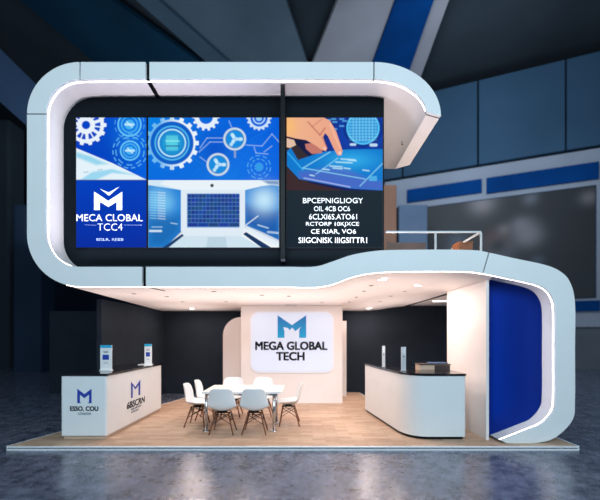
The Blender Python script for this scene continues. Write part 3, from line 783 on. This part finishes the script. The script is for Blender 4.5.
for tx, x0, x1, y0, y1 in (('MEGA GLOBAL', 255.6, 327, 341.8, 349.8), ('TECH', 276.5, 304.2, 352.2, 360.3)):
    stx(sg, 'lettering', tx, x0, x1, y0, y1, YC-.029, M_ink, offset=.042, thick=.005)
mb = MB(); mb.box(P(285, 0, YC).x, P(297, 0, YC).x, YC-.16, YC-.08, ceil_z(-.2, YC-.1)-.02, ceil_z(-.2, YC-.1)-.001)
o = mb.build('sign_spotlight', M_ring); tag(o, 'small flat light fixture in the ceiling above the illuminated sign', 'light')

# right partition + blue panel
zP = lambda y: ceil_z(3.02, y)-.003
mb = MB()
vs = [(x, y, z) for x in (3.00, 3.045) for y, z in ((.18, 0), (1.77, 0), (1.77, zP(1.77)), (.5, zP(.5)), (.18, zP(.18)))]
mb.add(vs, [(0,1,2,3,4), (9,8,7,6,5), (0,5,6,1), (1,6,7,2), (2,7,8,3), (3,8,9,4), (4,9,5,0)])
o = mb.build('partition_wall', M_inner); tag(o, 'warm white partition wall standing left of the royal blue panel', 'wall')
YB = .33
pb = [(3.047, 0.0)]
xs = [(A[i].x, A[i].z) for i in range(J_488-4, NS) if A[i].x > 3.05 and A[i].z > .005]
pb = [(3.047, .002), (3.047, xs[0][1]-.005)]+[(x-.002, z) for x, z in xs]
mb = MB(); mb.prism_y(pb, YB, YB+.08); o = mb.build('blue_wall_panel', M_blue); tag(o, 'tall royal blue panel filling the right loop of the frame', 'wall panel')

# ---------------------------------------------------------------- counters
# left
cl = thing('reception_counter', 'left white reception counter with black top and blue M logos', 'counter', (-3.45, 1.35, 0))
x0f, x1f, yf, yb = -3.88, -3.135, .213, 2.60
mb = MB(); mb.rbox(x0f+.03, x1f-.03, yf+.03, yb-.03, .0, .075); loc_build(mb, cl.location, 'plinth', M_plinth, cl)
mb = MB(); mb.rbox(x0f, x1f, yf, yb, .06, 1.03, .035, n=5); loc_build(mb, cl.location, 'body', M_panel, cl)
mb = MB(); mb.rbox(x0f-.015, x1f+.015, yf-.015, yb+.015, 1.03, 1.065, .02); loc_build(mb, cl.location, 'counter_top', M_ctop, cl)
def cprism(mb, pts, Yf): pprism(mb, pts, Yf-.004, Yf-.0005)
def u(x, y): return (60+x/10, 375+y/10)
mb = MB(); cprism(mb, [u(172,138), u(243,192), u(315,138), u(315,282), u(278,282), u(290,268), u(290,195), u(243,232), u(198,195), u(198,268), u(208,282), u(172,282)], yf)
loc_build(mb, cl.location, 'logo', M_logoblue, cl)
def ctx(t, *a, **k):
    o = ptext(*a, t, **k); o.data.transform(Matrix.Translation(-Vector(t.location))); return o
ctx(cl, 'lettering', 'ESSO. COU', 70.3, 98.2, 406.4, 410.8, yf-.0005, M_ink, offset=.035)
ctx(cl, 'lettering', 'CDEEEDE', 78, 91, 412.6, 414.8, yf-.0005, M_greyink)
# side face logo: at x = x1f, photo column -> depth
def side_pt(px, py, X=x1f+.001):
    s = (px-HX)/X; return Vector((X, F/s-D0, EYE+(HY-py)/s))
def w(x, y): return side_pt(118+x/10, 370+y/10)
mb = MB()
lp = [w(130,118), w(173,170), w(222,98), w(220,250), w(205,250), w(205,150), w(173,195), w(146,150), w(146,278), w(130,278)]
vs = lp+[p+Vector((.004, 0, 0)) for p in lp]; n = len(lp)
mb.add(vs, [tuple(range(n)), tuple(range(2*n-1, n-1, -1))]+[(i, (i+1) % n, n+(i+1) % n, n+i) for i in range(n)])
loc_build(mb, cl.location, 'logo', M_logoblue, cl)
def side_text(tx, x0, x1, y0, y1, m, **k):
    a = side_pt(x0, (y0+y1)/2); b = side_pt(x1, (y0+y1)/2); c = side_pt((x0+x1)/2, (y0+y1)/2); s_ = (((x0+x1)/2)-HX)/x1f
    o = text('lettering', tx, (x1f, (a.y+b.y)/2, c.z), (0, 1, 0), (0, 0, 1), abs(b.y-a.y), (y1-y0)/s_, m, cl, **k)
    o.data.transform(Matrix.Translation(-Vector(cl.location)))
side_text('6BSCRN', 127, 144.6, 399.5, 405.6, M_ink, offset=.03, italic=.15)
side_text('IIEIEIEI', 131.4, 141, 406.4, 408.4, M_greyink); side_text('EIEIEI', 131.4, 138.6, 410, 411.6, M_greyink)

# right counter
cr_ = thing('reception_counter', 'right white reception counter with rounded corner and black top', 'counter', (2.15, 1.4, 0))
def arc(cx, cy, r, a0, a1, n): return [(cx+r*math.cos(math.radians(a0+(a1-a0)*k/n)), cy+r*math.sin(math.radians(a0+(a1-a0)*k/n))) for k in range(n+1)]
def rc_outline(g=0.0):
    d = (Vector((1.70, .66))-Vector((1.48, 2.52))).normalized(); nl = Vector((d.y, -d.x))  # outward (left)
    if nl.x > 0: nl = -nl
    p0 = Vector((1.46, 2.52))+nl*g; p1 = Vector((1.685, .68))+nl*g
    # bezier rounded corner to the front face
    q1 = Vector((1.75, .205-g)); q2 = Vector((2.12, .205-g))
    pts = [tuple(p0)]
    for k in range(13):
        t = k/12; pts.append(tuple((1-t)**2*p1+2*t*(1-t)*q1+t*t*q2))
    pts += arc(2.70+g-.07, .205-g+.07, .07, 270, 360, 5)
    pts += [(2.70+g, .97), (2.0, .97), (1.64, 2.52+g)]
    return pts
mb = MB(); mb.prism_z(rc_outline(-.025), 0, .05, smooth=True); sharp(loc_build(mb, cr_.location, 'plinth', M_blackplastic, cr_))
mb = MB(); mb.prism_z(rc_outline(0), .045, 1.03, smooth=True); sharp(loc_build(mb, cr_.location, 'body', M_panel, cr_))
mb = MB(); mb.prism_z(rc_outline(.012), 1.03, 1.065, smooth=True); sharp(loc_build(mb, cr_.location, 'counter_top', M_ctop, cr_))
# beige cabinet behind it with papers
cb = thing('storage_cabinet', 'beige cabinet with dark glass front behind the right counter, blue brochures on top', 'cabinet', (2.48, 1.15, 0))
mb = MB(); mb.box(2.2, 2.76, 1.02, 1.27, .05, 1.15); loc_build(mb, cb.location, 'body', M_plinth, cb)
mb = MB(); mb.box(2.22, 2.74, 1.04, 1.25, 0, .05); loc_build(mb, cb.location, 'plinth', M_blackplastic, cb)
mb = MB(); mb.box(2.19, 2.77, 1.0, 1.28, 1.15, 1.165); loc_build(mb, cb.location, 'top', mat('dark_brown_top', srgb(70, 58, 54), .3, noise=.1), cb)
mb = MB(); mb.box(2.475, 2.75, 1.005, 1.019, .1, 1.14); loc_build(mb, cb.location, 'glass_front', mat('dark_brown_glass', srgb(66, 58, 58), .15, noise=.1), cb)
mb = MB(); mb.box(2.40, 2.74, 1.08, 1.25, 1.1655, 1.185); o = mb.build('brochure_stack', M_papers); tag(o, 'low stack of blue printed brochures on the beige cabinet', 'brochures')
t = thing('soffit_spot', 'tiny silver spotlight under the rounded right end of the upper canopy', 'ceiling light', (1.93, 1.2, EYE+3.655))
mb = MB(); mb.tube((0, 0, .03), (0, 0, -.02), .022, n=12); mb.build('housing', M_ring, t)
mb = MB(); mb.tube((0, 0, -.02), (0, 0, -.025), .017, n=12); mb.build('lens', M_lampoff, t)

# counter displays
ZT = 1.0655
def display(px, Y, wd, label):
    t = thing('counter_display', label, 'display stand', ((px-HX)/(F/(Y+D0)), Y, ZT), group='displays on the left counter')
    mb = MB(); mb.rbox(-wd/2, wd/2, -.045, .045, 0, .012, .005); mb.build('base', M_acryl, t)
    mb = MB(); mb.box(-wd/2, wd/2, -.006, .006, .012, .45); bd = mb.build('board', M_acryl, t)
    mb = MB(); mb.box(-wd/2, wd/2, -.008, -.0065, .40, .45); mb.build('header', M_cyan, bd)
    mb = MB(); mb.box(-wd*.30, wd*.25, -.008, -.0065, .19, .28); mb.build('emblem', M_logoblue, bd)
    mb = MB(); mb.box(-wd*.2, wd*.2, -.008, -.0065, .315, .325); mb.box(-wd*.25, wd*.2, -.008, -.0065, .335, .343); mb.box(-wd*.2, wd*.15, -.008, -.0065, .13, .137); mb.build('print', M_greyink, bd)
display(106.2, .80, .205, 'front white acrylic display with cyan header on the left counter')
display(148.2, 1.90, .15, 'rear smaller white acrylic display on the left counter')
def tower(px, Y, wd, label):
    t = thing('tablet_stand', label, 'device stand', ((px-HX)/(F/(Y+D0)), Y, ZT), group='device stands on the right counter')
    mb = MB(); mb.rbox(-wd/2-.01, wd/2+.01, -.04, .04, 0, .01, .01); mb.build('base', M_chrome, t)
    mb = MB(); mb.rbox(-wd/2, wd/2, -.012, .012, .01, .42, .006); cm = mb.build('column', mat('silver_grey', (.55, .58, .62, 1), .4, metal=.3, noise=.03), t)
    mb = MB(); mb.tube((0, -.0125, .25), (0, -.017, .25), .012, n=12); mb.build('button', M_blackplastic, cm)
    mb = MB(); mb.box(-wd*.3, wd*.3, -.0135, -.0125, .30, .40); mb.build('display_window', mat('pale_window', (.66, .70, .74, 1), .2, noise=.02), cm)
tower(383.6, 1.50, .06, 'rear slim silver device column on the right counter')
tower(403.5, .72, .085, 'front wider silver device column on the right counter')
mb = MB(); mb.box(-3.45, -3.2, 2.1, 2.3, ZT, ZT+.012); o = mb.build('brochure', M_acryl); tag(o, 'flat white leaflet lying at the back end of the left counter', 'brochure')

# ---------------------------------------------------------------- table
tx0, tx1, ty0, ty1, tz = -1.70, -.31, .60, 1.56, .71
tb = thing('meeting_table', 'white rectangular meeting table with chrome legs in front of the logo wall', 'table', ((tx0+tx1)/2, (ty0+ty1)/2, 0))
mb = MB(); mb.rbox(tx0, tx1, ty0, ty1, tz-.03, tz, .02); loc_build(mb, tb.location, 'tabletop', M_tabletop, tb)
mb = MB()
for y in (ty0+.1, ty1-.12): mb.box(tx0+.1, tx1-.1, y-.015, y+.015, tz-.075, tz-.03)
for x in (tx0+.1, tx1-.1): mb.box(x-.015, x+.015, ty0+.1, ty1-.12, tz-.075, tz-.03)
loc_build(mb, tb.location, 'under_frame', M_chrome, tb)
for x in (tx0+.045, tx1-.15):
    for y in (ty0+.15, ty1-.15):
        mb = MB(); mb.tube((x, y, .012), (x, y, tz-.03), .026, n=14)
        lg = loc_build(mb, tb.location, 'leg', M_chrome, tb)
        mb = MB(); mb.tube((x, y, 0), (x, y, .012), .07, .06, n=18); loc_build(mb, tb.location, 'foot_plate', M_chrome, lg)

# ---------------------------------------------------------------- chairs
def make_chair():
    t = thing('shell_chair', 'chair', 'chair')
    prof = [(.22, .385, .19), (.21, .405, .22), (.15, .412, .24), (.05, .400, .25), (-.04, .392, .252), (-.12, .396, .252), (-.175, .425, .25), (-.205, .50, .244), (-.225, .58, .232), (-.24, .66, .217), (-.252, .73, .200), (-.258, .775, .186), (-.262, .790, .168)]
    nu_ = 13; vs = []
    for i, (y, z, w_) in enumerate(prof):
        back_ = min(1, max(0, (i-5)/3))
        for k in range(nu_):
            v = -1+2*k/(nu_-1); vv = v*v
            lift = .055*vv*(1-back_)*(0.4 if i < 2 else 1)+.03*vv*(1 if 3 < i < 9 else 0)*(1-back_*.5)
            fwd = .075*vv*back_*(1-.3*max(0, (i-9)/3))
            zz = z+lift-(.022*v**6 if i >= 11 else 0)
            vs.append((v*w_, y+fwd, zz))
    fs = []; rows_ = len(prof)
    for i in range(rows_-1):
        for k in range(nu_-1): a = i*nu_+k; fs.append((a, a+1, a+nu_+1, a+nu_))
    mb = MB(); mb.add(vs, fs, 0, True); o = mb.build('seat_shell', M_plastic, t)
    sd = o.modifiers.new('s', 'SOLIDIFY'); sd.thickness = .009; sd.offset = 0
    sb = o.modifiers.new('u', 'SUBSURF'); sb.levels = 1; sb.render_levels = 1
    tops = [(-.10, .11), (.10, .11), (-.10, -.09), (.10, -.09)]; feet = [(-.20, .17), (.20, .17), (-.205, -.20), (.205, -.20)]
    for (a, b), (c_, d_) in zip(tops, feet):
        mb = MB(); mb.tube((c_, d_, .0045), (a+(c_-a)*.05, b+(d_-b)*.05, .362), .0115, .014, n=8); mb.build('leg', M_wood, t)
    mb = MB()
    def lp(i, z): f_ = 1-z/.385; return (tops[i][0]+(feet[i][0]-tops[i][0])*f_, tops[i][1]+(feet[i][1]-tops[i][1])*f_, z)
    for i, j in ((0, 1), (1, 3), (3, 2), (2, 0)):
        mb.tube(lp(i, .17), lp(j, .33), .0055, n=6); mb.tube(lp(j, .17), lp(i, .33), .0055, n=6)
        mb.tube(lp(i, .33), lp(j, .33), .006, n=6)
    mb.box(-.07, .07, -.06, .08, .36, .386); mb.tube((-.12,.12,.362), (.12,.12,.362), .007, n=6); mb.tube((-.12,-.1,.362), (.12,-.1,.362), .007, n=6)
    mb.tube((-.12,-.1,.362), (-.12,.12,.362), .007, n=6); mb.tube((.12,-.1,.362), (.12,.12,.362), .007, n=6)
    mb.build('wire_brace', M_wire, t)
    return t
ch0 = make_chair()
spots = [(-1.335, .66, 0, 'white shell chair with back to the viewer, nearer the left table end'),
         (-.780, .66, 0, 'white shell chair with back to the viewer, nearer the right table leg'),
         (-1.92, 1.18, -90, 'white shell chair at the left table end, nearer the stage front'),
         (-1.87, 1.72, -90, 'white shell chair at the left table end, farther from the stage front'),
         (-.21, 1.26, 90, 'white shell chair alone at the right end of the table'),
         (-1.44, 2.02, 180, 'white shell chair facing the viewer beyond the table, on the left'),
         (-.79, 2.02, 180, 'white shell chair facing the viewer beyond the table, on the right')]
for i, (x, y, a, lb) in enumerate(spots):
    o = ch0 if i == 0 else copy_tree(ch0)
    o.location = (x, y, 0); o.rotation_euler = (0, 0, math.radians(a)); tag(o, lb, 'chair', 'chairs around the meeting table')

# ---------------------------------------------------------------- balcony railing, crate, low board
YR = .25
rl = thing('balcony_railing', 'thin white metal railing on the balcony edge right of the screens', 'railing', (P(433, 250, YR).x, YR, 2.79))
zr = P(0, 232, YR).z; r_ = .018
def rbar(name, a, b, w_=.026):
    mb = MB(); mb.bar(a, b, w_, w_); loc_build(mb, rl.location, name, M_rail, rl)
xA = P(386, 0, YR).x; xB = P(481, 0, YR).x; xM = P(435.5, 0, YR).x
rbar('top_rail', (xA, YR, zr), (xB, YR, zr))
for x in (xM, xB): rbar('post', (x, YR, 2.79), (x, YR, zr-.013))
pe = P(458, 243, 1.05)
rbar('side_rail', (xB, YR+.012, zr), (xB, 1.4, zr))
rbar('post', (xB, 1.25, 2.79), (xB, 1.25, zr-.013))
a = P(459, 0, .9).x; b = P(474, 0, .9).x
mb = MB(); zt_ = P(0, 241.5, .9).z
mb.box(a, b-.02, .9, 1.2, 2.79, zt_-.02); mb.box(a-.01, b-.01, .89, 1.21, zt_-.02, zt_)
o = mb.build('wooden_crate', M_crate); tag(o, 'brown wooden crate on the balcony behind the railing corner', 'crate')
a = P(388, 0, .8).x; b = P(426, 0, .8).x
mb = MB(); mb.box(a, b, .8, .86, 2.79, P(0, 242.5, .8).z); mb.box(a-.02, a+.03, .78, .8, 2.79, P(0, 242, .8).z)
o = mb.build('balcony_board', mat('dark_brown_board', srgb(72, 58, 54), .6, noise=.2, nscale=8)); tag(o, 'low dark brown board on the balcony beside the display wall', 'board')

# ---------------------------------------------------------------- downlights
def on_ceiling(px, py):
    z = EYE+.8
    for _ in range(30):
        s = (HY-py)/(z-EYE); Y = F/s-D0; X = (px-HX)/s; z = ceil_z(X, max(.1, min(5.4, Y)))
    return X, Y, z
lit = [(192, 308.3, 'round lit ceiling spot near the back left corner of the canopy', .085), (382, 279.2, 'largest lit ceiling spot under the curved part of the canopy', .085), (418, 285.3, 'lit ceiling spot nearest the white partition', .075), (369, 308.2, 'round lit ceiling spot at the back, above the right counter', .085)]
off = [(134, 293.5, 'leftmost small dark ceiling spot under the canopy'), (167, 296.3, 'small dark ceiling spot behind the leftmost one'), (183, 301.6, 'small dark ceiling spot just in front of the back left lit spot'),
       (214, 291.2, 'small dark ceiling spot near the front edge, left of centre'), (226, 301.5, 'small dark ceiling spot above the left edge of the logo wall'), (262, 295, 'small dark ceiling spot in front of the sign, left one'),
       (289, 296, 'small dark ceiling spot in front of the sign, middle one'), (322, 302, 'small dark ceiling spot above the right part of the logo wall'),
       (349, 302, 'small dark ceiling spot above the narrow panel right of the logo wall'), (356, 297, 'small dark ceiling spot, second from back in the slanting row'), (364, 291, 'small dark ceiling spot, third from back in the slanting row'),
       (371, 285.4, 'small dark ceiling spot at the front end of the slanting row'), (391, 296, 'small dark ceiling spot right of the slanting row'), (380, 301.3, 'small dark ceiling spot at the back, right of the slanting row'), (405, 291.2, 'small dark ceiling spot nearest the partition')]
def spot(px, py, label, r, on):
    x, y, z = on_ceiling(px, py)
    t = thing('ceiling_spot', label, 'ceiling light', (x, y, z-.004), group='lit ceiling spots' if on else 'small dark ceiling spots')
    mb = MB(); n = 20; vs = []; 
    for rr, zz in ((r*1.18, .003), (r*1.18, -.006), (r*.95, -.008), (r*.95, .003)):
        for k in range(n): vs.append((rr*math.cos(2*PI*k/n), rr*math.sin(2*PI*k/n), zz))
    mb.add(vs, [(j*n+k, j*n+(k+1) % n, ((j+1) % 4)*n+(k+1) % n, ((j+1) % 4)*n+k) for j in range(4) for k in range(n)], 0, True)
    mb.build('ring', M_ring, t)
    mb = MB(); mb.tube((0, 0, .002), (0, 0, -.005), r*.94, n=20); mb.build('lens', M_lamp if on else M_lampoff, t)
    return x, y, z
LP = []
for px, py, lb, r in lit: LP.append(spot(px, py, lb, r, True))
for px, py, lb in off: spot(px, py, lb, .036, False)

# ---------------------------------------------------------------- lights
def light(kind, name, loc, power, color, **k):
    l = bpy.data.lights.new(name, kind); l.energy = power; l.color = color
    for a, b in k.items(): setattr(l, a, b)
    o = bpy.data.objects.new(name, l); COL.objects.link(o); o.location = loc; return o
def aim(o, target): o.rotation_euler = (Vector(target)-Vector(o.location)).to_track_quat('-Z', 'Y').to_euler()
WARM = (1.0, .80, .70); COOL = (.67, .875, .985)
o = light('AREA', 'hall_light', (1.2, -11, 7.6), 1580, COOL, shape='RECTANGLE', size=16, size_y=5); aim(o, (0, 0, 2.6))
for i, (x, y, z) in enumerate(LP):
    o = light('AREA', 'downlight_and_fill', (x, y, z-.03), 20, WARM, shape='DISK', size=.16)
for x, y in ((-2.8, .9), (-2.8, 2.6), (-1.0, .9), (-1.2, 2.4), (.6, .9), (.7, 2.4), (2.3, 1.6), (2.4, 3.4), (-2.6, 4.3), (1.7, 4.4)):  # extra lamps added to light the floor, no fixtures at these points
    o = light('AREA', 'downlight_and_fill', (x, y, ceil_z(x, y)-.02), 11, WARM, shape='DISK', size=.25)
# fill lights added in the upper storey, without fixtures
def up(name, loc, sx, sy, power, col=WARM, spread=180):
    o = light('AREA', name, loc, power, col, shape='RECTANGLE', size=sx, size_y=sy); o.rotation_euler = (PI, 0, 0); o.data.spread = math.radians(spread); return o
up('soffit_fill', (-1.1, .2, 2.81), 5.2, .2, 52, (.95, .88, 1), 110)  # hidden fill added to brighten the top soffit
up('canopy_end_fill', (2.0, 1.2, 2.82), 1.6, 1.7, 58, (1, .84, .76))  # added fill that brightens the rounded canopy end from below
# unseen upward fill added to brighten the canopy ceiling, no fixtures
UPC = (1, .86, .82)
up('ceiling_fill', (-.5, 1.45, 1.72), 6.4, 2.5, 52, UPC)
up('ceiling_fill', (-3.4, 1.05, 1.72), 1.3, 1.6, 13, UPC)
o = light('AREA', 'loop_fill', (3.06, .225, 1.35), 3.6, (.94, .93, 1), shape='RECTANGLE', size=2.1, size_y=.06); o.rotation_euler = (0, -PI/2, 0); o.data.spread = math.radians(95)  # unseen fill added to brighten the inner side of the right loop
o = light('AREA', 'recess_fill', (-3.62, .2, 4.2), 1.6, (.88, .88, 1), shape='RECTANGLE', size=2.2, size_y=.1); o.rotation_euler = (0, PI/2, 0); o.data.spread = math.radians(120)  # unseen fill added for the left inner shell
up('ceiling_fill', (-3.0, 4.0, 1.72), 1.4, 1.8, 11, UPC)  # more of the added ceiling fill, for the back corners
up('ceiling_fill', (2.4, 4.0, 1.72), 1.5, 1.8, 13, UPC)
# unseen fill lights added for the hall background
up('hall_roof_fill', (-2, 12, 6), 22, 6, 800, (.72, .88, 1))  # added to lift the hall roof, no lamp stands here
o = light('AREA', 'booth_fill', (6, 7, 13), 850, (.75, .88, 1), shape='RECTANGLE', size=8, size_y=3); aim(o, (11, 17, 8))  # added to light the front of the neighbouring booth

w = bpy.data.worlds.new('hall_ambient'); SC.world = w; w.use_nodes = True
w.node_tree.nodes['Background'].inputs['Color'].default_value = (.32, .42, .52, 1)
w.node_tree.nodes['Background'].inputs['Strength'].default_value = .35

# ---------------------------------------------------------------- camera
cam = bpy.data.cameras.new('camera'); co = bpy.data.objects.new('camera', cam); COL.objects.link(co)
co.location = (0, -D0, EYE); co.rotation_euler = (PI/2, 0, 0)
cam.sensor_width = 36; cam.lens = 36*F/600; cam.shift_y = 87/600; cam.clip_end = 200
cam.dof.use_dof = True; cam.dof.focus_distance = 6.9; cam.dof.aperture_fstop = .40
SC.camera = co
SC.view_settings.view_transform = 'Standard'; SC.view_settings.look = 'None'
SC.view_settings.exposure = 0; SC.view_settings.gamma = 1; SC.view_settings.use_curve_mapping = False
